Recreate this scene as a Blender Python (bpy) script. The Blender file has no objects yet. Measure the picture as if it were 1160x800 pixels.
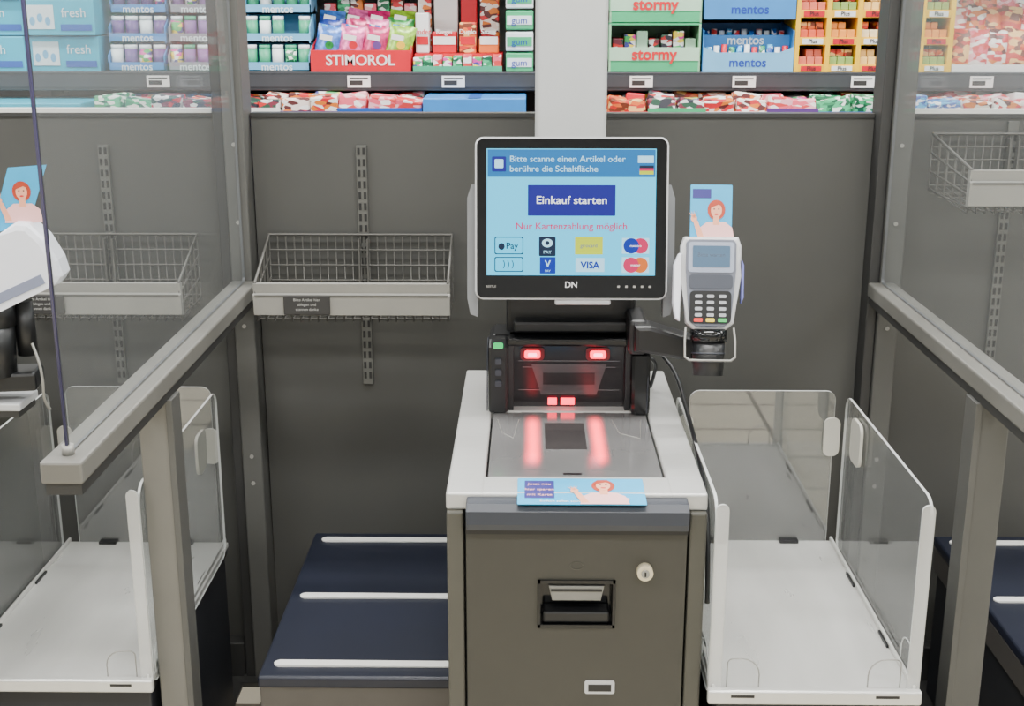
import bpy, bmesh, math, random
from mathutils import Vector, Matrix
random.seed(7)
S=bpy.context.scene
def lin(c):
    r=[]
    for v in c[:3]:
        v=v/255.0
        r.append(v/12.92 if v<=0.04045 else ((v+0.055)/1.055)**2.4)
    return tuple(r)+(1.0,)
def M(name,c,rough=.5,metal=0,var=.06,scale=12,bump=0,es=0,stretch=(1,1,1),spec=.5,rvar=0):
    m=bpy.data.materials.new(name); m.use_nodes=True
    nt=m.node_tree; b=nt.nodes['Principled BSDF']
    L=lin(c)
    b.inputs['Roughness'].default_value=rough; b.inputs['Metallic'].default_value=metal
    b.inputs['Specular IOR Level'].default_value=spec
    tc=nt.nodes.new('ShaderNodeTexCoord'); mp=nt.nodes.new('ShaderNodeMapping')
    mp.inputs['Scale'].default_value=stretch
    nz=nt.nodes.new('ShaderNodeTexNoise'); nz.inputs['Scale'].default_value=scale; nz.inputs['Detail'].default_value=5
    nt.links.new(tc.outputs['Object'],mp.inputs['Vector']); nt.links.new(mp.outputs[0],nz.inputs['Vector'])
    rp=nt.nodes.new('ShaderNodeValToRGB')
    rp.color_ramp.elements[0].position=.3; rp.color_ramp.elements[1].position=.7
    rp.color_ramp.elements[0].color=tuple(v*(1-var) for v in L[:3])+(1,)
    rp.color_ramp.elements[1].color=tuple(min(1,v*(1+var)) for v in L[:3])+(1,)
    nt.links.new(nz.outputs['Fac'],rp.inputs['Fac']); nt.links.new(rp.outputs[0],b.inputs['Base Color'])
    if es>0:
        nt.links.new(rp.outputs[0],b.inputs['Emission Color']); b.inputs['Emission Strength'].default_value=es
    if bump>0:
        bp=nt.nodes.new('ShaderNodeBump'); bp.inputs['Strength'].default_value=bump; bp.inputs['Distance'].default_value=.002
        nt.links.new(nz.outputs['Fac'],bp.inputs['Height']); nt.links.new(bp.outputs[0],b.inputs['Normal'])
    if rvar>0:
        mr=nt.nodes.new('ShaderNodeMapRange'); mr.inputs['To Min'].default_value=max(0,rough-rvar); mr.inputs['To Max'].default_value=rough+rvar
        nt.links.new(nz.outputs['Fac'],mr.inputs['Value']); nt.links.new(mr.outputs[0],b.inputs['Roughness'])
    return m
def SCR(name,c,es=1.0):
    # self-lit display pixels
    m=M(name,c,rough=.3,var=.01); b=m.node_tree.nodes['Principled BSDF']
    nt=m.node_tree
    for l in list(nt.links):
        if l.to_socket==b.inputs['Base Color']: nt.links.remove(l)
    b.inputs['Base Color'].default_value=(.005,.005,.005,1); b.inputs['Specular IOR Level'].default_value=.25
    b.inputs['Emission Color'].default_value=lin(c); b.inputs['Emission Strength'].default_value=es
    return m
def PRINT(name,cols,scale=40,stretch=(1,1,1)):
    m=bpy.data.materials.new(name); m.use_nodes=True; nt=m.node_tree; b=nt.nodes['Principled BSDF']
    b.inputs['Roughness'].default_value=.4
    tc=nt.nodes.new('ShaderNodeTexCoord'); mp=nt.nodes.new('ShaderNodeMapping'); mp.inputs['Scale'].default_value=stretch
    oi=nt.nodes.new('ShaderNodeObjectInfo'); ad=nt.nodes.new('ShaderNodeVectorMath'); ad.operation='ADD'
    vo=nt.nodes.new('ShaderNodeTexVoronoi'); vo.inputs['Scale'].default_value=scale
    sp=nt.nodes.new('ShaderNodeSeparateColor'); rp=nt.nodes.new('ShaderNodeValToRGB'); rp.color_ramp.interpolation='CONSTANT'
    e=rp.color_ramp.elements; e[0].color=lin(cols[0]); e[0].position=0
    e[1].color=lin(cols[1]); e[1].position=1/len(cols)
    for i,c in enumerate(cols[2:]):
        q=e.new((i+2)/len(cols)); q.color=lin(c)
    nt.links.new(tc.outputs['Object'],mp.inputs[0]); nt.links.new(mp.outputs[0],ad.inputs[0]); nt.links.new(oi.outputs['Location'],ad.inputs[1])
    nt.links.new(ad.outputs[0],vo.inputs['Vector'])
    nt.links.new(vo.outputs['Color'],sp.inputs[0]); nt.links.new(sp.outputs[0],rp.inputs[0]); nt.links.new(rp.outputs[0],b.inputs['Base Color'])
    return m
def GLASS(name,tint=(.95,.96,.96),f0=.02,graze=.25,haze=.05,hc=(.6,.62,.62)):
    """thin sheet: transparent + Schlick mirror reflection, same from both sides"""
    m=bpy.data.materials.new(name); m.use_nodes=True; nt=m.node_tree
    nt.nodes.remove(nt.nodes['Principled BSDF']); out=nt.nodes['Material Output']
    tr=nt.nodes.new('ShaderNodeBsdfTransparent'); tr.inputs[0].default_value=tint+(1,)
    df=nt.nodes.new('ShaderNodeBsdfDiffuse'); df.inputs[0].default_value=hc+(1,)
    m1=nt.nodes.new('ShaderNodeMixShader'); m1.inputs[0].default_value=haze
    nt.links.new(tr.outputs[0],m1.inputs[1]); nt.links.new(df.outputs[0],m1.inputs[2])
    gl=nt.nodes.new('ShaderNodeBsdfGlossy'); gl.inputs['Roughness'].default_value=.02
    ge=nt.nodes.new('ShaderNodeNewGeometry'); dt=nt.nodes.new('ShaderNodeVectorMath'); dt.operation='DOT_PRODUCT'
    nt.links.new(ge.outputs['Normal'],dt.inputs[0]); nt.links.new(ge.outputs['Incoming'],dt.inputs[1])
    def mt(op,a,b=None,clamp=False):
        n=nt.nodes.new('ShaderNodeMath'); n.operation=op; n.use_clamp=clamp
        for i,v in enumerate((a,b)):
            if v is None: continue
            if isinstance(v,(int,float)): n.inputs[i].default_value=v
            else: nt.links.new(v,n.inputs[i])
        return n.outputs[0]
    ab=mt('ABSOLUTE',dt.outputs['Value']); iv=mt('SUBTRACT',1.0,ab,True); pw=mt('POWER',iv,5.0); gz=mt('MULTIPLY',pw,graze); fac=mt('ADD',gz,f0,True)
    m2=nt.nodes.new('ShaderNodeMixShader'); nt.links.new(fac,m2.inputs[0])
    nt.links.new(m1.outputs[0],m2.inputs[1]); nt.links.new(gl.outputs[0],m2.inputs[2]); nt.links.new(m2.outputs[0],out.inputs[0])
    return m

# ---------- geometry helpers
def group(name,loc=(0,0,0),rot=(0,0,0)):
    e=bpy.data.objects.new(name,None); e.empty_display_size=.05
    S.collection.objects.link(e); e.location=loc; e.rotation_euler=rot; return e
def fin(bm,name,mats,parent,smooth=False):
    me=bpy.data.meshes.new(name); bm.normal_update(); bm.to_mesh(me); bm.free()
    if smooth:
        for p in me.polygons: p.use_smooth=True
    o=bpy.data.objects.new(name,me); S.collection.objects.link(o)
    for m in (mats if isinstance(mats,(list,tuple)) else [mats]): me.materials.append(m)
    if parent is not None: o.parent=parent
    return o
def box(p,name,x0,x1,y0,y1,z0,z1,mat,bev=0,seg=2,rot=None):
    bm=bmesh.new(); bmesh.ops.create_cube(bm,size=1)
    cx,cy,cz=(x0+x1)/2,(y0+y1)/2,(z0+z1)/2
    for v in bm.verts: v.co=Vector((v.co.x*(x1-x0),v.co.y*(y1-y0),v.co.z*(z1-z0)))
    if bev>0: bmesh.ops.bevel(bm,geom=bm.edges[:],offset=min(bev,.49*min(x1-x0,y1-y0,z1-z0)),segments=seg,profile=.5,affect='EDGES')
    o=fin(bm,name,mat,p); o.location=(cx,cy,cz)
    if rot: o.rotation_euler=rot
    return o
def prism(p,name,pts,axis,a,b,mat,edge=None,bev=0,smooth=False):
    """extrude 2-D outline; axis 'x': pts=(y,z), 'y': pts=(x,z), 'z': pts=(x,y)"""
    def P(q,t):
        return {'x':(t,q[0],q[1]),'y':(q[0],t,q[1]),'z':(q[0],q[1],t)}[axis]
    bm=bmesh.new()
    A=[bm.verts.new(P(q,a)) for q in pts]; B=[bm.verts.new(P(q,b)) for q in pts]
    f1=bm.faces.new(A); f2=bm.faces.new(list(reversed(B)))
    n=len(pts)
    for i in range(n):
        f=bm.faces.new((A[i],B[i],B[(i+1)%n],A[(i+1)%n]))
        if edge is not None: f.material_index=1
    if bev>0:
        ed=[e for e in bm.edges if (f1 in e.link_faces or f2 in e.link_faces)]
        bmesh.ops.bevel(bm,geom=ed,offset=bev,segments=2,profile=.5,affect='EDGES')
    bmesh.ops.recalc_face_normals(bm,faces=bm.faces[:])
    return fin(bm,name,[mat] if edge is None else [mat,edge],p,smooth)
def rr(x0,x1,z0,z1,r,n=5):
    if not isinstance(r,(list,tuple)): r=[r]*4
    pts=[]
    for (cx,cz,rad,a0) in ((x1,z0,r[0],-90),(x1,z1,r[1],0),(x0,z1,r[2],90),(x0,z0,r[3],180)):
        sx=1 if cx==x1 else -1; sz=1 if cz==z1 else -1
        if rad<=0: pts.append((cx,cz)); continue
        for i in range(n+1):
            a=math.radians(a0+90*i/n)
            pts.append((cx-sx*rad+rad*math.cos(a),cz-sz*rad+rad*math.sin(a)))
    return pts
def ell(cx,cz,a,b,n=20):
    return [(cx+a*math.cos(2*math.pi*i/n),cz+b*math.sin(2*math.pi*i/n)) for i in range(n)]
def cyl(p,name,p0,p1,r,mat,r2=None,seg=20):
    p0=Vector(p0);p1=Vector(p1);d=p1-p0
    bm=bmesh.new(); bmesh.ops.create_cone(bm,cap_ends=True,segments=seg,radius1=r,radius2=r if r2 is None else r2,depth=d.length)
    q=Vector((0,0,1)).rotation_difference(d.normalized())
    for v in bm.verts: v.co=q@v.co
    o=fin(bm,name,mat,p)
    for f in o.data.polygons: f.use_smooth=len(f.vertices)==4
    o.location=(p0+p1)/2
    return o
def wires(p,name,lines,r,mat,smooth=False):
    cu=bpy.data.curves.new(name,'CURVE'); cu.dimensions='3D'; cu.bevel_depth=r; cu.bevel_resolution=2
    for ln in lines:
        if smooth:
            sp=cu.splines.new('NURBS'); sp.points.add(len(ln)-1); sp.order_u=3; sp.use_endpoint_u=True
        else:
            sp=cu.splines.new('POLY'); sp.points.add(len(ln)-1)
        for i,q in enumerate(ln): sp.points[i].co=(*q,1)
    cu.materials.append(mat); o=bpy.data.objects.new(name,cu); S.collection.objects.link(o)
    if p is not None: o.parent=p
    return o
def text(p,name,s,loc,size,mat,rot=(math.pi/2,0,0),align='CENTER',bold=0,sx=1):
    cu=bpy.data.curves.new(name,'FONT'); cu.body=s; cu.size=size; cu.align_x=align; cu.align_y='CENTER'
    cu.extrude=.0002; cu.offset=bold; cu.materials.append(mat)
    o=bpy.data.objects.new(name,cu); S.collection.objects.link(o); o.parent=p; o.location=loc; o.rotation_euler=rot; o.scale=(sx,1,1)
    return o
def flat(p,name,pts,y,mat,t=.0004):
    return prism(p,name,pts,'y',y,y-t,mat)
def pouch(p,name,cx,y,z0,w,h,t,mat,lean=0,roll=0):
    bm=bmesh.new(); n=8; F=[];B=[]
    for j in range(n+1):
        fr=[];br=[]
        for i in range(n+1):
            a=-1+2*i/n; c=-1+2*j/n
            d=t/2*(1-abs(a)**3)*(1-abs(c)**4)+.001
            x0=a*w/2*(1-.04*math.cos(c*2)); z1=(c+1)/2*h
            x=x0*math.cos(roll)+z1*math.sin(roll); z=z1*math.cos(roll)-x0*math.sin(roll)
            fr.append(bm.verts.new((x,-d+lean*(c+1)/2,z))); br.append(bm.verts.new((x,d+lean*(c+1)/2,z)))
        F.append(fr);B.append(br)
    for j in range(n):
        for i in range(n):
            bm.faces.new((F[j][i],F[j][i+1],F[j+1][i+1],F[j+1][i])); bm.faces.new((B[j][i+1],B[j][i],B[j+1][i],B[j+1][i+1]))
    o=fin(bm,name,mat,p,True); o.location=(cx,y,z0+abs(math.sin(roll))*w/2); return o

# ---------- materials
wallM=M('charcoal_panel',(64,64,61),rough=.55,var=.13,scale=2.2,rvar=.08)
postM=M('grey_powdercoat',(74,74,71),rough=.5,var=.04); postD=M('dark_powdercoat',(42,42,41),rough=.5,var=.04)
railM=M('rail_grey',(106,105,100),rough=.42,var=.04,metal=.2)
silver=M('brushed_silver',(186,186,183),rough=.38,metal=.35,var=.04,scale=30,stretch=(1,12,1))
lsilver=M('silver_paint',(186,187,189),rough=.4,metal=.2,var=.03)
steel=M('tray_steel',(204,204,200),rough=.30,metal=.45,var=.05,scale=3,stretch=(5,1,1),rvar=.1)
plateM=M('scanner_glass_plate',(150,149,149),rough=.14,metal=.6,var=.06,scale=8)
kiosk=M('kiosk_olive_grey',(54,53,47),rough=.48,var=.04,scale=25)
kioskF=M('kiosk_frame_grey',(70,69,62),rough=.48,var=.04)
black=M('black_plastic',(18,19,21),rough=.38,var=.08)
blackG=M('black_gloss',(12,13,15),rough=.12,var=.05)
bump=M('bumper_slate',(44,48,56),rough=.4,var=.05)
navy=M('navy_platform',(18,23,38),rough=.42,var=.12,scale=5)
white=M('white_plastic',(220,222,230),rough=.35,var=.02)
strip=M('white_strip',(212,212,208),rough=.4,var=.03)
basketM=M('grey_wire_enamel',(142,141,136),rough=.45,metal=.3,var=.03)
basketD=M('wire_dark',(88,87,83),rough=.45,metal=.3,var=.03)
brkt=M('bracket_track',(84,84,80),rough=.45,var=.03); slotM=M('slot_dark',(26,26,25),rough=.7,var=.02)
labelD=M('label_dark',(44,43,42),rough=.5,var=.03); labelW=M('label_text',(160,160,156),rough=.5,var=.01)
glass=GLASS('partition_glass',haze=.035,f0=.015,graze=.12)
acryl=GLASS('acrylic_panel',tint=(.93,.94,.94),haze=.04,f0=.125,graze=.35)
acEdge=M('acrylic_edge',(186,188,186),rough=.3,var=.03)
acFrost=M('frosted_clip',(178,176,166),rough=.5,var=.02)
frost=GLASS('frosted_return',haze=.42,hc=(.68,.68,.66))
glEdge=M('glass_edge_violet',(58,56,88),rough=.25,var=.03); glEdgeG=M('glass_edge_grey',(84,86,88),rough=.3,var=.03)
redL=SCR('scanner_led',(255,22,60),7); greenL=SCR('status_led',(30,210,110),1.6)
colM=M('column_paint',(180,182,181),rough=.5,var=.02)
cab=M('cabinet_dark',(27,29,34),rough=.5,var=.05)
skirtM=M('skirt_metal',(82,79,76),rough=.4,metal=.3)
leafB=M('leaflet_blue',(40,162,212),rough=.4,var=.04,scale=30); leafN=M('leaflet_navy',(48,44,120),rough=.4,var=.02)
skin=M('print_skin',(232,162,132),rough=.4,var=.03); hair=M('print_hair',(172,60,36),rough=.4,var=.05); pink=M('print_pink',(236,182,178),rough=.4,var=.03)
paper=M('paper_white',(228,228,226),rough=.5,var=.01)
txtR=M('ink_red',(205,24,36),rough=.45,var=.02); txtB=M('ink_blue',(30,60,160),rough=.45,var=.02)

# ---------- room
def tile():
    m=bpy.data.materials.new('floor_tiles'); m.use_nodes=True; nt=m.node_tree; b=nt.nodes['Principled BSDF']
    tc=nt.nodes.new('ShaderNodeTexCoord'); br=nt.nodes.new('ShaderNodeTexBrick')
    br.offset=0; br.inputs['Color1'].default_value=lin((206,198,178)); br.inputs['Color2'].default_value=lin((192,184,164)); br.inputs['Mortar'].default_value=lin((100,92,80))
    br.inputs['Scale'].default_value=1; br.inputs['Brick Width'].default_value=.33; br.inputs['Row Height'].default_value=.33; br.inputs['Mortar Size'].default_value=.010
    nt.links.new(tc.outputs['Object'],br.inputs['Vector']); nt.links.new(br.outputs[0],b.inputs['Base Color']); b.inputs['Roughness'].default_value=.35
    return m
box(None,'floor',-5,5,-4,7,-.05,0,tile())
ceilM=M('ceiling_white',(205,205,202),rough=.8,var=.02); roomM=M('wall_paint',(168,169,168),rough=.8,var=.03)
box(None,'ceiling',-5,5,-4,7,3.2,3.25,ceilM)
box(None,'wall_back',-5,5,7,7.1,0,3.2,roomM); box(None,'wall_front',-5,5,-4.1,-4,0,3.2,roomM)
box(None,'wall_left',-5.1,-5,-4,7,0,3.2,roomM); box(None,'wall_right',5,5.1,-4,7,0,3.2,roomM)

# ---------- partition wall with posts
g=group('partition_wall')
for i,(a,b) in enumerate(((-2.4,-.73),(-.65,.80),(.875,2.55))):
    box(g,'panel_%d'%i,a,b,3.0,3.03,0,1.443,wallM)
    box(g,'cap_%d'%i,a,b,2.996,3.034,1.437,1.447,postD)
    box(g,'plinth_%d'%i,a,b,2.955,3.0,0,.10,postD,.003)
    box(g,'dark_floor_sheet_%d'%i,a,b,2.0,2.955,0,.006,postD)  # added dark sheet that darkens the floor under the units
def post(x):
    g=group('partition_post',(x,0,0))
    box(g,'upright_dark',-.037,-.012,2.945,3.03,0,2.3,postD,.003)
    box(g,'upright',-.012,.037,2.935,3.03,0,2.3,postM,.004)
    box(g,'foot_plate',-.045,.045,2.91,3.03,0,.012,postD)
    for z in (.55,.62,.95,1.2,1.38): cyl(g,'bolt',(.012,2.936,z),(.012,2.932,z),.005,basketM,seg=10)
    return g
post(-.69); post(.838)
for nm,a,b in (('left',-2.38,-.74),('right',.885,2.5)):
    g=group('glass_screen')
    prism(g,'pane',rr(a,b,1.452,2.25,.01),'y',3.008,3.014,glass,acEdge)
    box(g,'channel',a,b,2.995,3.022,1.447,1.457,strip)
def rail(x):
    g=group('divider_rail',(x,0,0)); s=-1 if x>0 else 1
    box(g,'handrail',-.031,.031,1.71,2.94,1.026,1.06,railM,.004)
    box(g,'rail_skirt',-.026,.026,1.716,2.94,1.008,1.026,postD)
    box(g,'leg',-.03,.03,2.165,2.215,0,1.01,railM if x<0 else postM,.003)
    box(g,'foot',-.05,.05,2.14,2.24,0,.01,postD)
    box(g,'leg_inner',min(s*.022,s*.034),max(s*.022,s*.034),2.162,2.218,0,1.01,postM,.001)
    prism(g,'glass_pane',rr(1.745,2.93,1.062,2.25,.01),'x',-.003,.003,glass,glEdgeG)
    cyl(g,'glass_clamp',(0,1.745,1.06),(0,1.745,1.075),.009,basketM)
    cyl(g,'glass_front_bead',(0,1.742,1.06),(0,1.742,2.25),.0025,glEdge)
rail(-.672); rail(.829)

# ---------- wire baskets
def basket(x0,x1,zf0,zf1,zb,yf,track_x,tz0,tz1,label=True):
    g=group('wire_basket_shelf'); yb=2.985
    w=[]; n=22
    for i in range(n+1):
        x=x0+(x1-x0)*i/n
        w.append([(x,yb,zb),(x,yb,zf0+.005),(x,yf+.01,zf0-.012),(x,yf+.01,zf0+.02)])
    for k in range(5):
        z=zf0+.01+(zb-zf0-.01)*k/4
        w.append([(x0,yb-.002,z),(x1,yb-.002,z)])
    for k in range(5):
        y=yf+.02+(yb-yf-.03)*k/4; w.append([(x0,y,zf0-.008),(x1,y,zf0-.008)])
    wires(g,'mesh_wires',w,.0017,basketD)
    e=[]
    for x in (x0,x1):
        e.append([(x,yb,zb),(x,yf,zf1),(x,yf,zf0),(x,yb,zf0)]);
        for k in range(1,5):
            t=k/5; y=yb+(yf-yb)*t; e.append([(x,y,zb+(zf1-zb)*t),(x,y,zf0)])
    for k in (1,2):
        for x in (x0,x1): e.append([(x,yb,zf0+(zb-zf0)*k/3),(x,yf,zf0+(zf1-zf0)*k/3)])
    wires(g,'side_wires',e,.0022,basketD)
    wires(g,'rim',[[(x0,yf,zf1),(x0,yb,zb),(x1,yb,zb),(x1,yf,zf1)]],.0035,basketD)
    prism(g,'front_rail',[(yf,zf0+.004),(yf-.004,zf0+.006),(yf-.008,zf1-.026),(yf-.001,zf1-.022),(yf-.004,zf1),(yf+.012,zf1),(yf+.012,zf0+.004)],'x',x0-.004,x1+.004,basketM)
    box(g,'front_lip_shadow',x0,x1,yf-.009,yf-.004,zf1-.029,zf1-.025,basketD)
    if label:
        box(g,'price_label',x0+.065,x0+.17,yf-.012,yf-.007,zf0+.008,zf1-.026,labelD,.002)
        for k in range(3):
            text(g,'label_line','Bitte Artikel hier' if k==0 else ('ablegen und' if k==1 else 'scannen danke'),(x0+.118,yf-.0125,zf1-.035-.011*k),.0088,labelW)
    box(g,'wall_track',track_x-.012,track_x+.012,2.99,3.0,tz0,tz1,brkt,.001)
    k=tz0+.015
    while k<tz1-.02:
        for s in (-.006,.006): box(g,'slot',track_x+s-.003,track_x+s+.003,2.9885,2.99,k,k+.016,slotM)
        k+=.026
    for x in (track_x-.012,track_x+.008):
        box(g,'hanger',x,x+.004,2.97,3.0,zf0+.01,zb-.01,basketD)
    return g
basket(-.618,-.182,1.006,1.084,1.163,2.80,-.393,.79,1.372)
basket(-1.22,-.79,1.006,1.084,1.163,2.80,-1.0,.79,1.372)
basket(.934,1.37,1.273,1.354,1.402,2.70,1.12,.85,1.43,False)

# ---------- bagging scales
def scale(x0):
    g=group('bagging_scale_platform',(x0,0,0)); w=.384
    box(g,'cabinet',.012,w,2.235,2.9,.006,.385,cab,.004)
    box(g,'metal_skirt',.0,w,2.222,2.905,.345,.405,skirtM,.003)
    box(g,'lower_front',.0,w,2.228,2.24,.02,.345,skirtM,.003)
    box(g,'top_plate',-.002,w,2.212,2.91,.405,.43,navy,.006,3)
    for y in (2.262,2.56,2.864):
        prism(g,'roller_strip',rr(.022,w-.002,y-.011,y+.011,[0,0,.0105,.0105]),'z',.43,.4345,strip,bev=.0015)
scale(-.524); scale(1.0)

# ---------- acrylic walled trays
def tray(x0,x1,y0,y1,z,top,name='shopping_tray'):
    g=group(name)
    box(g,'cabinet',x0+.015,x1-.01,y0+.02,y1,.006,z-.03,cab,.004)
    box(g,'tray_floor',x0,x1,y0,y1,z-.012,z,steel,.002)
    box(g,'front_lip',x0-.004,x1+.004,y0-.012,y0+.004,z-.022,z+.004,steel,.004,3)
    box(g,'under_frame',x0+.004,x1-.004,y0+.004,y1,z-.03,z-.012,postD)
    for x in (x0+.004,x1-.010):
        box(g,'side_curb',x,x+.006,y0,y1,z,z+.010,steel,.002)
    t=.005
    for k,x in enumerate((x0-.002,x1-.003)):
        prism(g,'side_panel',rr(y0+.01,y1-.03,z-.015,top,[.03,.03,.035,.02]),'x',x,x+t,acryl,acEdge)
        xa,xb=(x,x+.022) if k==0 else (x+t-.022,x+t)
        prism(g,'front_return',rr(xa,xb,z-.012,top-.004,[.004,.011,.011,.004]),'y',y0+.002,y0+.006,frost,acEdge)
        xx=x+t/2
        lp=[(xx,q[0],q[1]) for q in rr(y0+.03,y0+.11,z+.004,z+.055,[.0,.03,.03,.0])]
        wires(g,'panel_cutout',[lp],.0013,acEdge)
        xs=(x0+.03,x0+.085) if k==0 else (x1-.085,x1-.03)
        wires(g,'lip_cutout',[[(q[0],y0+.008,q[1]) for q in rr(xs[0],xs[1],z+.002,z+.055,[.0,.03 if k==0 else .01,.01 if k==0 else .03,0])]],.0012,basketM)
    prism(g,'back_panel',rr(x0+.03,x1-.018,z-.01,top,[.01,.02,.02,.01]),'y',y1-.006,y1-.001,acryl,acEdge)
    prism(g,'clip_back',rr(x1-.040,x1-.006,z+.20,z+.285,.014),'y',y1-.013,y1-.007,acFrost)
    prism(g,'lozenge_side',rr(y1-.19,y1-.115,z+.235,z+.325,.02),'x',x1-.011,x1-.005,acFrost)  # pale lozenge set on the side panel
    prism(g,'clip_back_left',rr(x0+.006,x0+.038,z+.20,z+.29,.014),'y',y1-.013,y1-.007,acFrost)
    for (cx) in (x0+.1,x1-.1):
        box(g,'panel_foot',cx-.02,cx+.02,y1-.018,y1-.0,z,z+.006,black)
    for yy in (y0+.18,y1-.2):
        for x in (x0+.006,x1-.014): box(g,'slot_foot',x,x+.008,yy-.03,yy+.03,z,z+.005,black)
    for cx in (x0+.055,x1-.055): box(g,'lip_slot',cx-.02,cx+.02,y0-.0125,y0-.011,z-.008,z-.003,black)
    return g
tray(.312,.668,1.95,2.58,.562,.905)
tray(-1.085,-.705,2.13,2.76,.47,.853)

# ---------- printed woman figure on leaflets (flat print)
def woman(p,cx,z0,s,y,flip=1):
    def E(a,b,r1,r2): return ell(cx+flip*a*s,z0+b*s,r1*s,r2*s)
    def Q(l): return [(cx+flip*a*s,z0+b*s) for a,b in l]
    flat(p,'print_hair',E(.0,.70,.20,.23),y-.0003,hair)
    flat(p,'print_torso',Q([(-.42,0),(-.36,.30),(-.20,.43),(.20,.43),(.36,.30),(.42,0)]),y-.0006,pink)
    flat(p,'print_neck',Q([(-.07,.36),(-.07,.56),(.07,.56),(.07,.36)]),y-.0009,skin)
    flat(p,'print_face',E(.0,.69,.125,.17),y-.0012,skin)
    flat(p,'print_fringe',Q([(-.15,.74),(-.10,.90),(.08,.91),(.15,.76),(.05,.82)]),y-.0015,hair)
    flat(p,'print_mouth',E(0,.60,.045,.018),y-.0015,txtR)
    for k in (-.05,.05): flat(p,'print_eye',E(k,.72,.018,.014),y-.0015,labelD)
    flat(p,'print_arm',Q([(-.40,.05),(-.26,.05),(-.42,.46),(-.52,.44)]),y-.0009,skin)
    flat(p,'print_palm',E(-.50,.50,.07,.08),y-.0012,skin)
    for k in range(4):
        a=math.radians(70+k*22); x=-.50;z=.52
        flat(p,'print_finger',Q([(x+.02*math.cos(a-1.57),z+.02*math.sin(a-1.57)),(x+.17*math.cos(a),z+.17*math.sin(a)),(x+.02*math.cos(a+1.57),z+.02*math.sin(a+1.57))]),y-.0012,skin)

# ---------- kiosk body
KX0,KX1=-.137,.301; KC=.082
g=group('self_checkout_kiosk')
box(g,'side_frame_left',KX0,-.108,1.985,2.72,0,.872,kioskF,.004)
box(g,'side_frame_right',.272,KX1,1.985,2.72,0,.872,kioskF,.004)
box(g,'core',-.108,.272,2.02,2.72,.02,.87,cab)
dz0,dz1=.03,.842; rx0,rx1,rz0,rz1=.022,.145,.668,.745
yd=1.982
for nm,a,b,c,d in (('door_lower',-.104,.268,dz0,rz0),('door_upper',-.104,.268,rz1,dz1),('door_l',-.104,rx0,rz0,rz1),('door_r',rx1,.268,rz0,rz1)):
    box(g,nm,a,b,yd,2.02,c,d,kiosk)
prism(g,'receipt_bezel_top',[(rx0-.004,rz1),(rx1+.004,rz1),(rx1+.004,rz1+.006),(rx0-.004,rz1+.006)],'y',yd-.004,yd+.01,blackG)
box(g,'receipt_bezel_bottom',rx0-.004,rx1+.004,yd-.004,yd+.01,rz0-.006,rz0,blackG)
box(g,'receipt_bezel_l',rx0-.005,rx0,yd-.004,yd+.01,rz0-.006,rz1+.006,blackG)
box(g,'receipt_bezel_r',rx1,rx1+.005,yd-.004,yd+.01,rz0-.006,rz1+.006,blackG)
box(g,'receipt_recess',rx0,rx1,2.018,2.0195,rz0,rz1,blackG)
box(g,'receipt_ledge',rx0+.004,rx1-.004,yd+.002,2.018,rz0,rz0+.022,black,.004)
prism(g,'receipt_flap',[(rx0+.014,rz1-.006),(rx1-.014,rz1-.006),(rx1-.020,rz1-.034),(rx0+.020,rz1-.034)],'y',yd+.001,yd+.012,M('flap_grey',(120,120,116),rough=.35,metal=.3),bev=.002)
box(g,'receipt_slot',rx0+.018,rx1-.018,yd-.0005,yd+.002,rz1-.016,rz1-.012,black)
cyl(g,'door_lock',(.198,1.966,.770),(.198,1.99,.770),.0135,M('lock_cream',(206,196,168),rough=.35,metal=.3),seg=28)
cyl(g,'lock_core',(.198,1.963,.770),(.198,1.968,.770),.007,basketM); box(g,'key_slot',.1965,.1995,1.962,1.964,.766,.774,black)
prism(g,'floor_badge',rr(.10,.152,.535,.56,.004),'y',yd-.002,yd,lsilver); box(g,'badge_inner',.106,.146,yd-.003,yd-.002,.54,.553,black)
wires(g,'embossed_mark',[[(q[0],yd-.0005,q[1]) for q in ell(.083,.777,.011,.007)]],.0008,kioskF)
sx0,sx1,sy0,sy1=-.074,.239,2.075,2.44
def wedge(name,x0,x1,y0,y1): return box(g,name,x0,x1,y0,y1,.872,.902,silver,.004,3)
wedge('counter_left',KX0-.001,sx0,1.995,2.735); wedge('counter_right',sx1,KX1+.001,1.995,2.735)
wedge('counter_front',sx0-.005,sx1+.005,1.995,sy0); wedge('counter_back',sx0-.005,sx1+.005,sy1,2.735)
box(g,'counter_gap',sx0,sx1,sy0,sy1,.872,.885,blackG)
box(g,'scanner_plate',sx0+.004,sx1-.004,sy0+.004,sy1-.002,.885,.900,plateM,.002)
box(g,'plate_window',.03,.125,2.22,2.37,.900,.9004,M('scan_window',(74,70,70),rough=.08,metal=.5,var=.05))
for xa,xb in ((-.06,-.018),(.165,.222)):
    wires(g,'plate_scribe',[[(xa,2.39,.9005),(xa+.01,2.31,.9005),(xb-.01,2.28,.9005),(xb,2.39,.9005)]],.0008,basketM)
box(g,'plate_notch',.062,.094,2.088,2.096,.900,.9008,black)
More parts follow.
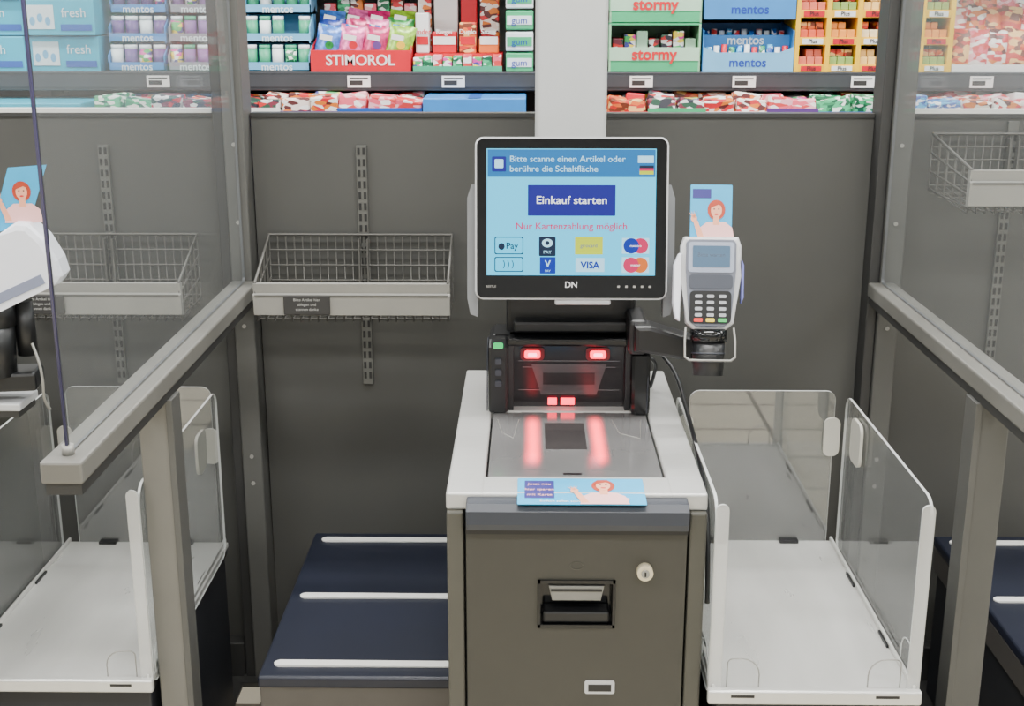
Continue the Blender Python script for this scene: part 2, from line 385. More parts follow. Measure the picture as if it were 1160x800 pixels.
def redstrip():  # LED reflection painted as red emission with soft falloff
    m=bpy.data.materials.new('led_reflection_glow'); m.use_nodes=True; nt=m.node_tree; b=nt.nodes['Principled BSDF']
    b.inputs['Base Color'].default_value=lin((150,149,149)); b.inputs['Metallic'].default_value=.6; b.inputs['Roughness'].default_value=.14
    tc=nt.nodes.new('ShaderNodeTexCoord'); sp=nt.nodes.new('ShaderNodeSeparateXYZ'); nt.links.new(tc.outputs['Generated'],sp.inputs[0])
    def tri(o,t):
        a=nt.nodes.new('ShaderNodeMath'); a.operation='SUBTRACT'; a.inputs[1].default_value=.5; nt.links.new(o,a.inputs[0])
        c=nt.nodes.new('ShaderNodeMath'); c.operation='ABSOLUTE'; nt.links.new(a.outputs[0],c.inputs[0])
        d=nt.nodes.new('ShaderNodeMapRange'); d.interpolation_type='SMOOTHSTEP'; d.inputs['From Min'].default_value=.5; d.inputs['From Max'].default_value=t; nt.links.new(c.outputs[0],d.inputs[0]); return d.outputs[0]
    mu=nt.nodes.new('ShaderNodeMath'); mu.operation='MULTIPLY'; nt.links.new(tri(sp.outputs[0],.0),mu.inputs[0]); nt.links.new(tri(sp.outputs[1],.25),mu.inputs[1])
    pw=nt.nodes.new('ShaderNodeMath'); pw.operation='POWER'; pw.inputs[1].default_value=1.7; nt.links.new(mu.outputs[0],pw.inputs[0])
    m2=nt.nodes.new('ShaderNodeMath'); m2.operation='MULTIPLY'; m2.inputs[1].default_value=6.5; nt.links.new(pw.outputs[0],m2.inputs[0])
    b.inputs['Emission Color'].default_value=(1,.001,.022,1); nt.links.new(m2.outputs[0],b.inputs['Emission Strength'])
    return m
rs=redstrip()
box(g,'led_reflection_a',-.014,.032,2.11,2.436,.9001,.9006,rs); box(g,'led_reflection_b',.109,.155,2.11,2.436,.9001,.9006,rs)  # glowing strips painting the red LED reflections onto the plate
prism(g,'front_bumper',[(1.96,.850),(1.955,.862),(1.957,.884),(1.968,.894),(2.0,.896),(2.0,.846),(1.975,.844)],'x',-.103,.268,bump,bev=.003)
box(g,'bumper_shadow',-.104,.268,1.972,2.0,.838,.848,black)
# vertical scanner tower
prism(g,'tower_shell',rr(-.078,.241,.900,1.052,[.004,.03,.012,.004]),'y',2.475,2.56,black,bev=.006)
prism(g,'tower_ear_left',[(2.43,.902),(2.437,1.035),(2.45,1.050),(2.50,1.050),(2.50,.902)],'x',-.080,-.040,black,bev=.006)
prism(g,'tower_ear_right',[(2.42,.902),(2.432,1.02),(2.455,1.045),(2.50,1.045),(2.50,.902)],'x',.204,.243,blackG,bev=.008)
box(g,'tower_hood',-.042,.206,2.44,2.50,1.036,1.052,blackG,.005)
wires(g,'ear_trim',[[(-.082,2.432,.905),(-.082,2.438,1.036),(-.080,2.452,1.052)],[(.236,2.42,.905),(.240,2.432,1.022),(.236,2.455,1.047)]],.0014,bump,True)
box(g,'window_back',-.04,.204,2.472,2.476,.902,1.036,M('window_reflector',(40,38,40),rough=.12,metal=.3))
box(g,'window_frame_l',-.040,-.030,2.445,2.475,.902,1.036,black); box(g,'window_frame_r',.194,.204,2.445,2.475,.902,1.036,black)
reflM=M('reflection_grey',(120,118,120),rough=.2,metal=.7)  # grey reflections in the window, painted as lines, panel and step
for z,a,b in ((.998,-.02,.184),(.985,-.012,.176),(.937,-.02,.184)): box(g,'reflection_line',a,b,2.470,2.472,z,z+.0014,reflM)
prism(g,'reflection_panel',[(.026,.928),(.138,.928),(.158,.992),(.006,.992)],'y',2.469,2.471,M('reflection_mid',(84,82,84),rough=.2,metal=.5))
box(g,'reflection_step',.030,.134,2.467,2.469,.950,.974,M('reflection_dark',(52,50,52),rough=.2,metal=.5))
for x in (-.004,.128):
    prism(g,'scan_led',rr(x-.004,x+.028,1.006,1.021,.005),'y',2.462,2.468,redL)
    prism(g,'led_core',rr(x+.003,x+.021,1.010,1.017,.003),'y',2.460,2.462,SCR('led_core_%d'%int(x*1000),(255,150,170),7))
    prism(g,'led_cowl',rr(x-.012,x+.036,1.0,1.027,.008),'y',2.468,2.471,M('cowl_%d'%int(x*1000),(90,14,28),rough=.3))
box(g,'led_reflection_low_a',.040,.058,2.464,2.466,.908,.922,redL); box(g,'led_reflection_low_b',.066,.094,2.464,2.466,.908,.922,redL)  # red reflection low in the window, painted as two glowing boxes
prism(g,'status_light',rr(-.070,-.050,1.033,1.044,.004),'y',2.434,2.442,greenL)
for z in (1.008,.985,.962): prism(g,'tower_button',rr(-.066,-.053,z-.006,z+.006,.003),'y',2.428,2.44,bump)
box(g,'neck',-.045,.216,2.50,2.62,.90,1.18,black,.01); box(g,'neck_ledge',-.03,.20,2.47,2.52,1.055,1.08,black,.006)
box(g,'monitor_mount',.0,.16,2.41,2.56,1.19,1.36,black,.01)
wires(g,'side_cable',[[(.262,2.60,1.02),(.275,2.62,.98),(.31,2.56,.95),(.316,2.40,.91),(.312,2.2,.90),(.309,2.02,.86),(.309,2.0,.7)]],.0045,black,True)
wires(g,'side_cable_b',[[(.22,2.56,.99),(.26,2.55,.985),(.27,2.58,.95),(.26,2.60,.905)]],.004,black,True)

g=group('support_column')
prism(g,'shaft',rr(.013,.167,2.78,2.92,.012),'z',0,3.2,colM)
box(g,'base_flange',.0,.18,2.765,2.935,0,.012,postM,.002)

# ---------- monitor
g=group('touchscreen_monitor',(.0795,2.33,1.158),(math.radians(-9.5),0,0))
prism(g,'silver_edge',rr(-.180,.180,0,.302,.015),'y',.002,.034,lsilver,bev=.004)
prism(g,'bezel',rr(-.1765,.1765,.0035,.2985,.012),'y',-.001,.004,blackG)
prism(g,'rear_housing',rr(-.15,.15,.03,.27,.03),'y',.03,.075,black,bev=.008)
for s in (-1,1):
    prism(g,'side_bracket',[(s*.176,-.035),(s*.190,-.03),(s*.196,.0),(s*.196,.19),(s*.188,.215),(s*.176,.215)] if s>0 else [(s*.176,.215),(s*.188,.215),(s*.196,.19),(s*.196,.0),(s*.190,-.03),(s*.176,-.035)],'y',.03,.07,M('bracket_grey%d'%s,(112,114,116),rough=.4))
box(g,'silver_reflection_bar',-.03,.075,.005,.03,-.010,.0,lsilver,.003)  # silver strip painting in the reflection below the monitor
px=.00163
def sx(u): return (u-647)*px
def sz(v): return (340-v)*px
cy=SCR('screen_cyan',(0,205,255),2.0); cyH=SCR('screen_header',(0,120,190),1.4); cyN=SCR('screen_navy',(22,26,160),1.1)
cb=cy.node_tree.nodes['Principled BSDF']; cb.inputs['Emission Color'].default_value=(.045,.60,.92,1)
sW=SCR('screen_white',(235,240,248),2.2); sR=SCR('screen_red',(225,40,100),1.4); sK=SCR('screen_black',(8,44,84),.8)
sY=SCR('screen_yellow',(205,220,30),1.6); sB=SCR('screen_blue',(10,56,190),1.1); sP=SCR('screen_pale',(170,225,250),1.9); sO=SCR('screen_orange',(240,120,40),1.4)
def pix(name,u0,u1,v0,v1,mat,l,r=0):
    return prism(g,name,rr(sx(u0),sx(u1),sz(v1),sz(v0),r),'y',-.001-.0004*l,-.001-.0004*(l+1),mat)
pix('display',550,743,168,312,cy,0); pix('header',551,742,169,200,cyH,1)
pix('logo',556,572,177,194,cyN,2,.002); pix('logo_in',559,569,180,190,sP,3,.002)
def T(s,u,v,size,mat,al='CENTER',b=0,w=1): text(g,'screen_text',s,(sx(u),-.0032,sz(v)),size,mat,align=al,bold=b,sx=w)
T('Bitte scanne einen Artikel oder',576,180,.0160,sP,'LEFT',.0001,1.06); T('berühre die Schaltfläche',576,191,.0160,sP,'LEFT',.0001,1.06)
pix('flag_a',722,740,176,184,sP,2); pix('flag_b1',724,740,187,190,sK,2); pix('flag_b2',724,740,190,193,sR,2); pix('flag_b3',724,740,193,197,sY,2)
pix('start_button',597,697,209,244,cyN,2,.001); T('Einkauf starten',647,226.5,.0205,sW,b=.0002,w=1.08)
T('Nur Kartenzahlung möglich',647,256,.0175,sR,b=.0002,w=1.07)
for (v0,v1) in ((268,288),(291,308)):
    pix('pay_frame',559,592,v0,v1,sK,2,.003); pix('pay_fill',560,591,v0+1,v1-1,cy,3,.003)
T('Pay',579,278.5,.0165,sK,b=.0002); prism(g,'apple_glyph',ell(sx(567),sz(279),.006,.0065),'y',-.0026,-.003,sK)
wires(g,'contactless',[[(sx(569+k*5),-.003,sz(304)),(sx(572+k*5),-.003,sz(299.5)),(sx(569+k*5),-.003,sz(295))] for k in range(3)],.0007,sK,True)
pix('icon_bank',610,629,268,290,sK,2,.002); prism(g,'bank_ring',ell(sx(619.5),sz(275),.010,.008),'y',-.0022,-.0027,sP); prism(g,'bank_dot',ell(sx(619.5),sz(275),.004,.004),'y',-.0027,-.003,sK)
T('PAY',619.5,285.5,.0085,sP)
pix('icon_v',611,629,291,310,sB,2,.001); T('V',620,299,.017,sP,b=.0004); T('PAY',620,307,.006,sP)
pix('icon_yellow',651,683,268,288,sY,2,.001); T('girocard',667,278,.0095,sB)
pix('icon_visa_bg',652,685,292,308,sP,2); T('VISA',668.5,300.5,.0175,sB,b=.0006)
for v,a,b in ((278,sB,sR),(300,sR,sO)):
    pix('card_bg',705,736,v-9,v+9,sP,1)
    prism(g,'disc_a',ell(sx(715.5),sz(v),.0145,.0145),'y',-.0018,-.0024,a); prism(g,'disc_b',ell(sx(726),sz(v),.0145,.0145),'y',-.0018,-.0022,b)
    T('maestro' if v==278 else 'master',720.5,v,.0065,sW)
text(g,'bezel_logo','DN',(sx(647),-.0015,sz(323)),.016,lsilver,bold=.0003)
for k in range(5): box(g,'bezel_icon',sx(700+k*9),sx(703+k*9),-.0014,-.001,sz(326),sz(323.5),basketM)
text(g,'bezel_mark','BEETLE',(sx(555),-.0015,sz(325)),.006,basketM)

# ---------- payment terminals
keyM=M('key_grey',(160,162,168),rough=.5,var=.02)
kr=M('key_red',(215,60,50),var=.02); ky=M('key_yellow',(225,200,60),var=.02); kg=M('key_green',(60,170,90),var=.02)
def terminal(loc,rot,name='payment_terminal'):
    g=group(name,loc,rot)
    prism(g,'shell',[(-.030,.0),(.030,.0),(.044,.012),(.050,.06),(.056,.10),(.056,.155),(.050,.172),(-.050,.172),(-.056,.155),(-.056,.10),(-.050,.06),(-.044,.012)],'y',.0,.032,lsilver,bev=.006)
    prism(g,'face',[(-.026,.006),(.026,.006),(.038,.016),(.043,.07),(.046,.11),(.046,.160),(.040,.167),(-.040,.167),(-.046,.160),(-.046,.11),(-.043,.07),(-.038,.016)],'y',-.004,.002,M('terminal_face',(106,110,122),rough=.35),bev=.0015)
    prism(g,'lcd_frame',rr(-.042,.042,.106,.162,.006),'y',-.006,-.003,M('lcd_frame',(146,154,172),rough=.25))
    prism(g,'lcd',rr(-.034,.034,.116,.155,.002),'y',-.007,-.006,SCR('lcd_grey',(130,170,205),.8))
    text(g,'lcd_text','Bitte warten',(0,-.0075,.138),.010,M('lcd_ink',(70,80,96)))
    prism(g,'keypad',rr(-.038,.038,.012,.072,.008),'y',-.007,-.003,black)
    prism(g,'keypad_band',rr(-.040,.040,.076,.102,.006),'y',-.006,-.003,M('terminal_band',(66,70,80),rough=.3))
    for r in range(4):
        for c in range(3):
            x=-.022+c*.022; z=.062-r*.0115
            prism(g,'key',rr(x-.0065,x+.0065,z-.0030,z+.0030,.002),'y',-.009,-.007,keyM)
    for x,m in ((-.022,kr),(0,ky),(.022,kg)): prism(g,'key_colour',rr(x-.008,x+.008,.0145,.0215,.002),'y',-.009,-.007,m)
    prism(g,'privacy_wing',[(-.064,.02),(-.056,.015),(-.054,.14),(-.060,.14),(-.068,.12),(-.069,.05)],'y',-.012,.03,white,bev=.003)
    prism(g,'privacy_wing_r',[(.056,.05),(.060,.06),(.060,.12),(.056,.13)],'y',-.008,.02,M('wing_violet',(100,104,170),rough=.3))
    prism(g,'leaflet',rr(-.038,.039,.165,.270,.002),'y',.022,.0235,leafB)
    prism(g,'leaflet_head',rr(-.034,.0,.245,.262,.001),'y',.0215,.022,leafN)
    woman(g,.010,.166,.082,.0218)
    return g
t=terminal((.335,2.285,1.112),(math.radians(-14),0,math.radians(-3)))
g=t
cyl(g,'holder_cup',(0,.02,-.085),(0,.02,-.02),.028,black,.031); cyl(g,'holder_collar',(0,.02,-.022),(0,.02,.0),.034,blackG)
for z in (-.045,-.06): cyl(g,'cup_groove',(0,.02,z),(0,.02,z+.003),.0315,bump)
wires(g,'wire_loop',[[(-.044,.0,.004),(-.046,-.012,-.02),(-.046,-.016,-.050),(-.038,-.018,-.056),(.038,-.018,-.056),(.046,-.016,-.050),(.046,-.012,-.02),(.044,0,.004)]],.0022,basketM)
g=group('terminal_swing_arm')
prism(g,'arm',[(.205,1.045),(.205,1.095),(.235,1.096),(.335,1.065),(.345,1.045),(.335,1.028),(.300,1.028)],'y',2.37,2.43,black,bev=.008)
box(g,'arm_root',.195,.232,2.40,2.52,1.03,1.10,black,.008)
cyl(g,'pivot',(.335,2.335,1.03),(.335,2.40,1.045),.022,blackG)

# neighbouring checkout (left)
g=group('payment_terminal',(-.888,2.20,1.14),(0,0,math.radians(8)))
prism(g,'shell',[(-.16,-.035),(-.05,.030),(.040,.072),(.058,.078),(.066,.092),(.060,.120),(.040,.160),(.016,.186),(-.006,.188),(-.04,.165),(-.12,.112),(-.16,.09)],'y',-.035,.045,white,bev=.012)
prism(g,'underside_pad',[(-.15,-.01),(-.06,.040),(.037,.082),(.030,.098),(-.07,.054),(-.15,.008)],'y',-.037,-.03,M('shell_shade',(122,128,150)))
prism(g,'keypad_strip',[(-.15,.108),(-.05,.160),(-.044,.152),(-.15,.095)],'y',-.037,.04,bump)
cyl(g,'joint',(-.06,.0,.0),(-.06,.0,.045),.032,black); cyl(g,'neck_tube',(-.07,.0,-.09),(-.065,.0,.01),.034,black); cyl(g,'second_tube',(-.018,.02,-.06),(-.020,.02,.04),.018,black)
box(g,'arm_block',-.30,-.0,-.02,.05,-.12,-.085,black,.006)
wires(g,'curly_cable',[[(.0,-.02,-.03),(.012,-.03,-.06),(.015,-.03,-.10),(.01,-.02,-.14),(.015,0,-.16)]],.0025,basketM,True)
prism(g,'promo_card',[(-.055,.165),(.012,.182),(.050,.284),(-.015,.280)],'y',.0,.0015,leafB); woman(g,.004,.184,.078,0)
g=group('self_checkout_kiosk')
box(g,'body',-1.56,-1.12,1.99,2.7,0,.86,kiosk,.005); box(g,'counter',-1.565,-1.115,1.985,2.71,.86,.90,silver,.006)
box(g,'scanner_housing',-1.50,-1.17,2.42,2.56,.90,1.05,black,.01); box(g,'terminal_arm',-1.2,-.93,2.19,2.24,1.015,1.05,black,.006)
box(g,'arm_column',-1.24,-1.17,2.18,2.25,.90,1.06,black,.006)
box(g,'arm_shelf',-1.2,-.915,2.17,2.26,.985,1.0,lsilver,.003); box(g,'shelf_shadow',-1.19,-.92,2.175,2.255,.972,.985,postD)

# counter leaflet
lg=group('promo_leaflet',(.0895,1.957,.8985),(math.radians(-85.5),0,0))
prism(lg,'card',rr(-.107,.107,0,.098,.002),'y',0,.0012,leafB)
prism(lg,'card_block',rr(-.095,-.045,.022,.088,.001),'y',-.0004,0,leafN)
for k in range(3): text(lg,'card_text',('Jetzt neu','hier sparen','mit Karte')[k],(-.070,-.0008,.074-.02*k),.011,pink)
text(lg,'card_line','Einfach selbst scannen',(-.03,-.0008,.010),.009,paper)
woman(lg,.038,.0,.098,0)
flat(lg,'print_outstretched_arm',[(.0,.01),(.075,.0),(.08,.02),(.05,.045),(.02,.04)],-.0003,pink)

# ---------- shop shelving behind
g=group('store_shelf_unit')
shelfM=M('shelf_dark',(58,60,64),rough=.45,metal=.3); shelfB=M('shelf_back',(96,96,94),rough=.6); chM=M('edge_channel',(76,78,82),rough=.3,metal=.3)
box(g,'back_panel',-2.9,2.9,4.62,4.66,0,2.3,shelfB)
for z,yf in ((.12,3.95),(.5,3.95),(.86,3.95),(1.18,3.95),(1.475,4.19),(1.86,4.22)):
    box(g,'shelf',-2.9,2.9,yf+.01,4.62,z-.02,z,shelfM)
    box(g,'shelf_edge',-2.9,2.9,yf,yf+.014,z-.058,z+.002,shelfM,.003)
    box(g,'edge_channel',-2.9,2.9,yf-.002,yf,z-.046,z-.008,chM)
for x in (-2.9,-1.67,-.44,.79,2.02): box(g,'upright',x-.02,x+.02,4.56,4.62,0,2.3,shelfM)
for x in (-.55,-.245,.36,.69,1.07,-1.2,1.45):
    box(g,'price_tag',x-.037,x+.037,4.184,4.187,1.428,1.465,paper); box(g,'price_print',x-.03,x+.012,4.183,4.184,1.436,1.450,labelD); box(g,'price_bar',x-.03,x+.03,4.183,4.184,1.455,1.459,labelD)

cyanB=M('carton_cyan',(40,172,200),rough=.4); cyanW=M('carton_white',(220,230,234),rough=.4); mintB=M('carton_lightblue',(56,130,196),rough=.4); blueD=M('carton_blue',(28,84,170),rough=.4)
aqua=M('tray_aqua',(110,175,214),rough=.4)
green=M('carton_green',(60,170,115),rough=.4); red=M('carton_red',(200,18,40),rough=.4); yel=M('carton_yellow',(240,190,24),rough=.4); purple=M('pack_purple',(96,60,130),rough=.4)
pkA=PRINT('print_mix_a',[(205,40,50),(240,240,236),(220,120,40),(90,40,40),(236,220,210)],45,(1,1,2))
pkB=PRINT('print_mix_b',[(50,50,60),(200,40,40),(225,225,225),(120,40,60),(40,80,60)],45,(1,1,2))
pkC=PRINT('print_mix_c',[(240,170,180),(230,90,110),(245,235,230),(210,60,60)],40,(1,1,2))
pkD=PRINT('print_mix_d',[(40,140,90),(230,240,230),(60,180,120),(20,90,60)],60,(1,1,2))
pkE=PRINT('print_mix_e',[(40,120,200),(235,240,245),(70,170,220),(30,80,160)],60,(1,1,2))
pkF=PRINT('print_mix_f',[(230,110,50),(120,60,40),(240,190,120),(200,50,40)],42,(1,1,2))
pkG=PRINT('print_mix_g',[(210,60,150),(240,210,60),(60,60,140),(240,240,240),(60,170,90)],50,(1,1,2))
tubG=M('tub_green',(60,160,120),rough=.4)
def text_w(p,s,x,y,z,size,m,b=0,sxx=1): text(p,'pack_text',s,(x,y,z),size,m,bold=b,sx=sxx)
g=group('stacked_cartons')
for j,z in enumerate((1.475,1.59,1.705)):
    for n_,(x0,x1) in enumerate(((-1.93,-1.63),(-1.625,-1.395))):
        dy=.02*((j+n_)%2)
        box(g,'carton',x0,x1,4.2+dy,4.45,z,z+.112,cyanB,.003)
        box(g,'carton_label',x0+.015,x0+.10,4.198+dy,4.2+dy,z+.02,z+.095,cyanW); text_w(g,'fresh',(x0+x1)/2+.05,4.198+dy,z+.07,.04,cyanW)
        box(g,'carton_stripe',x0+.12,x1-.01,4.198+dy,4.2+dy,z+.015,z+.035,blueD)
        for q in range(3): prism(g,'printed_drop',ell(x0+.03+.025*q,z+.045+.01*(q%2),.009,.014),'y',4.1975+dy,4.198+dy,aqua)
def tubs(name,x0,x1,tiers,traym,tubm,capm,n,r=None):
    g=group(name); w=(x1-x0)/n; r=w*.44
    for k,z in enumerate(tiers):
        y0=4.21+.03*k
        box(g,'tray_base',x0,x1,y0,y0+.12,z,z+.006,traym); box(g,'tray_front',x0,x1,y0,y0+.004,z,z+.030,traym)
        box(g,'tray_back',x0,x1,y0+.12,y0+.124,z,z+.12,traym)
        for sxx in (x0,x1-.004): prism(g,'tray_side',[(y0,z),(y0+.12,z),(y0+.12,z+.12),(y0,z+.05)],'x',sxx,sxx+.004,traym)
        for i in range(n):
            if k==1 and i==n-2 and n>4: continue
            cx=x0+w*(i+.5); tm=random.choice([tubm,tubm,cyanW,pkD if tubm==tubG else pkG])
            cyl(g,'tub',(cx,y0+.01+r,z+.008),(cx,y0+.01+r,z+.070),r,tm,seg=16); cyl(g,'tub_cap',(cx,y0+.01+r,z+.070),(cx,y0+.01+r,z+.084),r*.95,capm if i%2 else cyanW,seg=16)
        text_w(g,'mentos',(x0+x1)/2,y0-.001,z+.015,.034,cyanW,.0004)
    return g
tubs('gum_tub_display',-1.365,-1.18,(1.476,1.566,1.656),mintB,purple,cyanW,4)
tubs('gum_tub_display',-1.17,-.995,(1.476,1.566,1.656),M('tray_grey',(140,140,150)),M('tub_violet',(130,90,150)),tubG,4)
tubs('gum_tub_display',-.925,-.71,(1.476,1.566,1.656),aqua,tubG,tubG,5)
g=group('chewing_gum_pouch_display')
box(g,'tray_front',-.705,-.382,4.195,4.2,1.476,1.545,red,.001); box(g,'tray_base',-.705,-.382,4.2,4.4,1.476,1.482,red)
for x in (-.705,-.386): prism(g,'tray_side',[(4.2,1.476),(4.4,1.476),(4.4,1.60),(4.2,1.545)],'x',x,x+.004,red)
text_w(g,'STIMOROL',-.545,4.194,1.512,.046,paper,.001)
pc=[M('pouch_%d'%i,c,rough=.25,metal=.15,var=.55,scale=60) for i,c in enumerate(((60,110,190),(30,56,140),(180,30,95),(215,90,150),(130,175,40),(36,130,56)))]
for k in range(3):
    for i in range(4):
        ci=[0,3,2,4][i] if k%2==0 else [1,2,3,5][i]
        o=pouch(g,'gum_pouch',-.665+i*.077,4.235+k*.05,1.495+.014*k,.085,.12+.01*k,.035,pc[ci],.03,random.uniform(.05,.28))
    for i in range(4):
        box(g,'pouch_badge',-.675+i*.077,-.635+i*.077,4.208+k*.05,4.2095+k*.05,1.575+.03*k,1.592+.03*k,[paper,pkE][k%2],.0005,rot=(0,.2,0))
        prism(g,'pouch_fruit',ell(-.645+i*.077,1.560+.03*k,.014,.012),'y',4.207+k*.05,4.209+k*.05,[pc[5],red,purple,yel][i])
for i in range(7): box(g,'backing_pack',-.69+i*.045,-.65+i*.045,4.42,4.5,1.476,1.69+.02*(i%3),[pkC,pkD,pkA][i%3],.003)
g=group('snack_bar_assortment')
for i in range(9):
    x=-.375+i*.032; box(g,'pack',x,x+.029,4.2,4.26,1.476,1.522+.004*(i%3),[pkG,pkD,pkC][i%3],.003)
box(g,'pack_row_front',-.375,-.088,4.195,4.2,1.476,1.495,tubG)
widths=[.05,.085,.06,.07]; x=-.375
for i in range(4):
    w=widths[i]; h=[1.66,1.60,1.63,1.58][i]
    box(g,'stand_pack',x+.003,x+w-.003,4.28,4.34,1.532,h,[paper,red,pkF,M('pack_orange',(225,110,40))][i],.004)
    box(g,'pack_band',x+.006,x+w-.006,4.278,4.28,1.56,1.585,[red,paper,red,paper][i])
    text_w(g,['kinder','Riegel','Duplo','Snack'][i],x+w/2,4.276,1.60,.022,[txtR,paper,paper,paper][i],.0002)
    box(g,'rear_pack',x+.003,x+w-.003,4.38,4.44,1.532,1.72+.015*(i%2),[pkA,paper,red,pkA][i],.004)
    x+=w+.004
box(g,'stand_base',-.375,-.088,4.262,4.45,1.476,1.532,red)
g=group('chewing_gum_box')
for j in range(4):
    box(g,'pack',-.076,.012,4.2,4.36,1.476+j*.066,1.476+j*.066+.06,[green,cyanW][j%2],.004); box(g,'band',-.072,.008,4.198,4.2,1.492+j*.066,1.52+j*.066,[cyanW,green][j%2])
    text_w(g,'gum',-.032,4.197,1.505+j*.066,.03,txtB)
g=group('candy_display_box')
lg_=M('carton_palegreen',(165,202,174),rough=.4); lg2=M('carton_sidegreen',(140,190,150),rough=.4)
for j in range(2):
    z=1.476+j*.155
    box(g,'base',.255,.548,4.2,4.44,z,z+.040,green,.002); box(g,'label_front',.258,.545,4.198,4.2,z+.036,z+.078,lg_)
    text_w(g,'stormy',.40,4.196,z+.055,.050,txtR,.0014)
    for x in (.255,.542): prism(g,'side',[(4.2,z),(4.44,z),(4.44,z+.15),(4.2,z+.15)],'x',x,x+.006,lg2)
    box(g,'back',.255,.548,4.44,4.444,z,z+.15,lg_); box(g,'top',.255,.548,4.2,4.44,z+.147,z+.153,green)
    for i in range(7):
        x=.268+i*.039; box(g,'candy_pack',x,x+.035,4.23,4.40,z+.04,z+.105+.012*(i%3),[pkB,pkG,lg_,pkB][i%4],.004)
g=group('mint_roll_display')
for j in range(2):
    z=1.476+j*.165
    prism(g,'front',[(.557,z),(.846,z),(.846,z+.08),(.80,z+.062),(.60,z+.062),(.557,z+.08)],'y',4.195,4.2,aqua if j==0 else mintB)
    for x in (.555,.843): prism(g,'side',[(4.2,z),(4.42,z),(4.42,z+.155),(4.2,z+.13)],'x',x,x+.004,mintB)
    box(g,'back',.557,.846,4.42,4.424,z,z+.15,mintB); box(g,'base',.557,.846,4.2,4.42,z,z+.005,mintB)
    box(g,'riser',.56,.843,4.26,4.264,z,z+.115,mintB)
    text_w(g,'mentos',.70,4.194,z+.03,.040,txtB,.0006); text_w(g,'mentos',.70,4.259,z+.098,.040,cyanW,.0006)
    for i in range(11):
        x=.57+i*.0245; cyl(g,'mint_roll',(x+.01,4.235,z+.006),(x+.01,4.235,z+.078+.004*(i%3)),.0095,[pkE,cyanW,red,pkD][i%4],seg=10)
    for i in range(11):
        x=.57+i*.0245; cyl(g,'mint_roll',(x+.01,4.31,z+.05),(x+.01,4.31,z+.128+.005*(i%2)),.0095,[pkE,pkC,cyanW][i%3],seg=10)
def yrack(x0,x1,n):
    g=group('gum_box_rack'); w=(x1-x0)/n
    for j in range(4): box(g,'tier',x0,x1,4.2,4.4,1.476+j*.085,1.500+j*.085,yel,.001)
    for i in range(n+1): box(g,'divider',x0+i*w-.007,x0+i*w+.007,4.198,4.4,1.476,1.76,yel)
    box(g,'back',x0,x1,4.4,4.404,1.476,1.76,M('rack_brown',(120,80,50)))
    c=[M('mini_%d'%k,q,rough=.4) for k,q in enumerate(((215,110,90),(235,215,170),(140,170,90),(220,90,60),(236,196,120),(235,150,60)))]
    for j in range(3):
        for i in range(n):
            for k in range(3):
                x=x0+i*w+.010+k*(w-.02)/3; a=c[(i*2+j*3)%6]
                box(g,'gum_pack',x,x+(w-.02)/3-.002,4.21,4.36,1.500+j*.085,1.524+j*.085,a,.002)
                if (i+j+k)%4: box(g,'gum_pack',x,x+(w-.02)/3-.002,4.23,4.36,1.525+j*.085,1.547+j*.085,pkF if (i+j)%2 else a,.002)
            box(g,'tier_label',x0+i*w+.016,x0+(i+1)*w-.016,4.1975,4.2,1.479+j*.085,1.496+j*.085,paper if (i+j)%2 else red)
            text_w(g,'Plus',x0+(i+.5)*w,4.1965,1.488+j*.085,.018,labelD,.0002)
yrack(.856,1.15,3); yrack(1.16,1.345,2)
g=group('snack_bag_assortment')
for k in range(3):
    for i in range(9): pouch(g,'snack_bag',1.39+i*.06,4.25+.06*k,1.476+.07*k,.075,.13,.04,[pkF,pkC,pkA,pkF][(i+k)%4],.03,random.uniform(0,.2))
box(g,'tray',1.355,1.95,4.2,4.21,1.476,1.50,paper)
g=group('upper_shelf_cartons')
for i in range(18): box(g,'carton',-2.7+i*.3,-2.42+i*.3,4.25,4.5,1.861,2.05+.05*(i%3),[mintB,red,yel,green,pkA,cyanB][i%6],.003)
g=group('lower_shelf_sweets')
segs=[(-2.3,-1.40,cyanB,0),(-1.37,-1.19,pkD,1),(-1.19,-1.0,pkB,1),(-.93,-.78,pkB,1),(-.78,-.60,pkA,1),(-.60,-.335,pkC,1),(.24,.37,pkF,1),(.37,.55,pkB,1),(.55,.74,pkA,1),(.74,.90,pkC,1),(.90,1.12,pkD,1),(1.14,1.35,pkE,1),(1.35,1.9,pkA,1)]
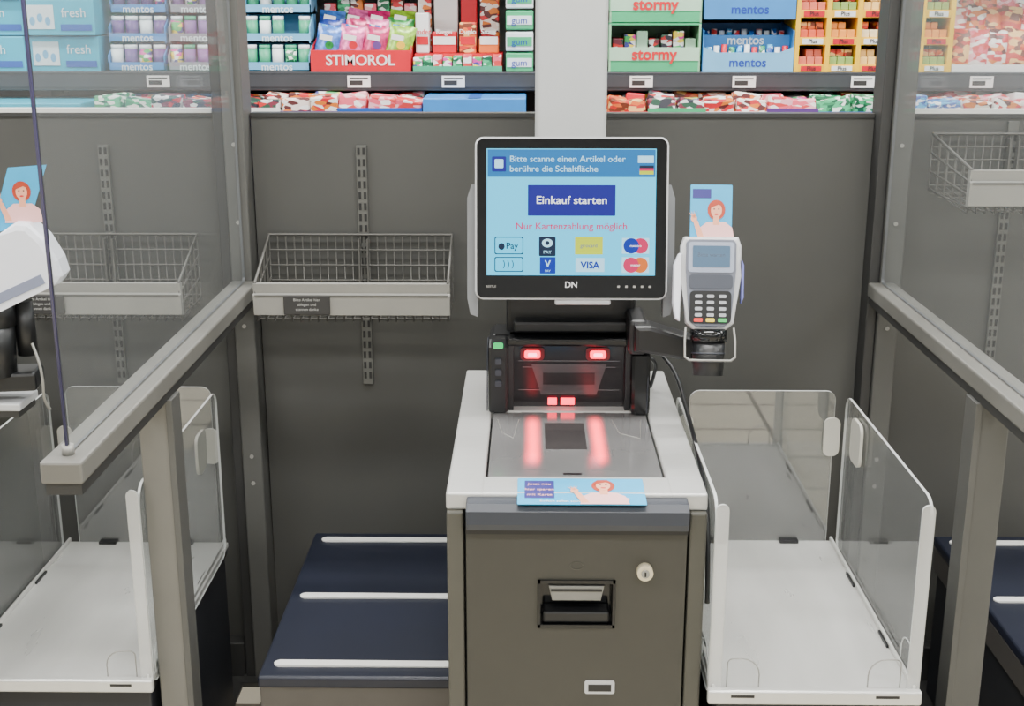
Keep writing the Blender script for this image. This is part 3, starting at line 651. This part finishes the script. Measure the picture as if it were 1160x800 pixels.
for n_,(x0,x1,m,t) in enumerate(segs):
    if t==0:
        box(g,'carton',x0,x1,4.02,4.3,1.18,1.39,m,.004); box(g,'carton_lid_band',x0,x1,4.018,4.02,1.35,1.375,cyanW); continue
    n=max(2,int((x1-x0)/.085)); w=(x1-x0)/n
    box(g,'open_box',x0,x1,4.03,4.036,1.18,1.365+.01*(n_%2),[blueD,red,green,paper,purple][n_%5])
    mm=[m,m,random.choice([pkA,pkC,pkG,red]),[paper,pkF,labelD][n_%3]]
    for i in range(n):
        for k in range(3):
            h=.075+random.random()*.03
            o=box(g,'sweet_pack',x0+i*w+.002,x0+(i+1)*w-.002,4.045+k*.09,4.125+k*.09,1.385-h+.02*random.random(),1.393+random.random()*.02,mm[(i+k)%4],.006,rot=(random.uniform(-.15,.15),random.uniform(-.2,.2),random.uniform(-.1,.1)))
    box(g,'pack_stack',x0+.004,x1-.004,4.045,4.31,1.18,1.345,m)
g=group('blue_carton')
box(g,'carton',-.33,-.01,4.0,4.3,1.18,1.408,M('bright_blue',(50,130,205),rough=.4),.004); box(g,'carton_stripe',-.31,-.03,3.998,4.0,1.34,1.352,cyanW); box(g,'carton_tape',-.19,-.15,4.0,4.3,1.408,1.4085,blueD)

# ---------- lights
def area(name,x,y,sxx,syy,p,col=(1,.99,.975)):
    gg=group(name,(x,y,3.2))
    box(gg,'housing',-sxx/2-.03,sxx/2+.03,-syy/2-.03,syy/2+.03,-.05,0,ceilM,.004)
    l=bpy.data.lights.new('tube','AREA'); l.shape='RECTANGLE'; l.size=sxx; l.size_y=syy; l.energy=p; l.color=col
    o=bpy.data.objects.new('tube',l); S.collection.objects.link(o); o.parent=gg; o.location=(0,0,-.055)
for y,p in ((-2.2,65),(0.0,76),(1.8,82),(3.5,88),(5.4,40)):
    for x in (-2.6,0.2,3.0):
        area('ceiling_light',x,y,1.8,.22,p)
w=bpy.data.worlds.new('store_ambient'); S.world=w; w.use_nodes=True
w.node_tree.nodes['Background'].inputs[0].default_value=(.9,.93,1,1); w.node_tree.nodes['Background'].inputs[1].default_value=.3

# ---------- camera
cd=bpy.data.cameras.new('camera'); cd.sensor_width=36; cd.lens=36*1442/1160; cd.clip_start=.05
c=bpy.data.objects.new('camera',cd); S.collection.objects.link(c)
c.location=(0,0,1.7); c.rotation_euler=(math.radians(90-15.5),0,.01336)
S.camera=c
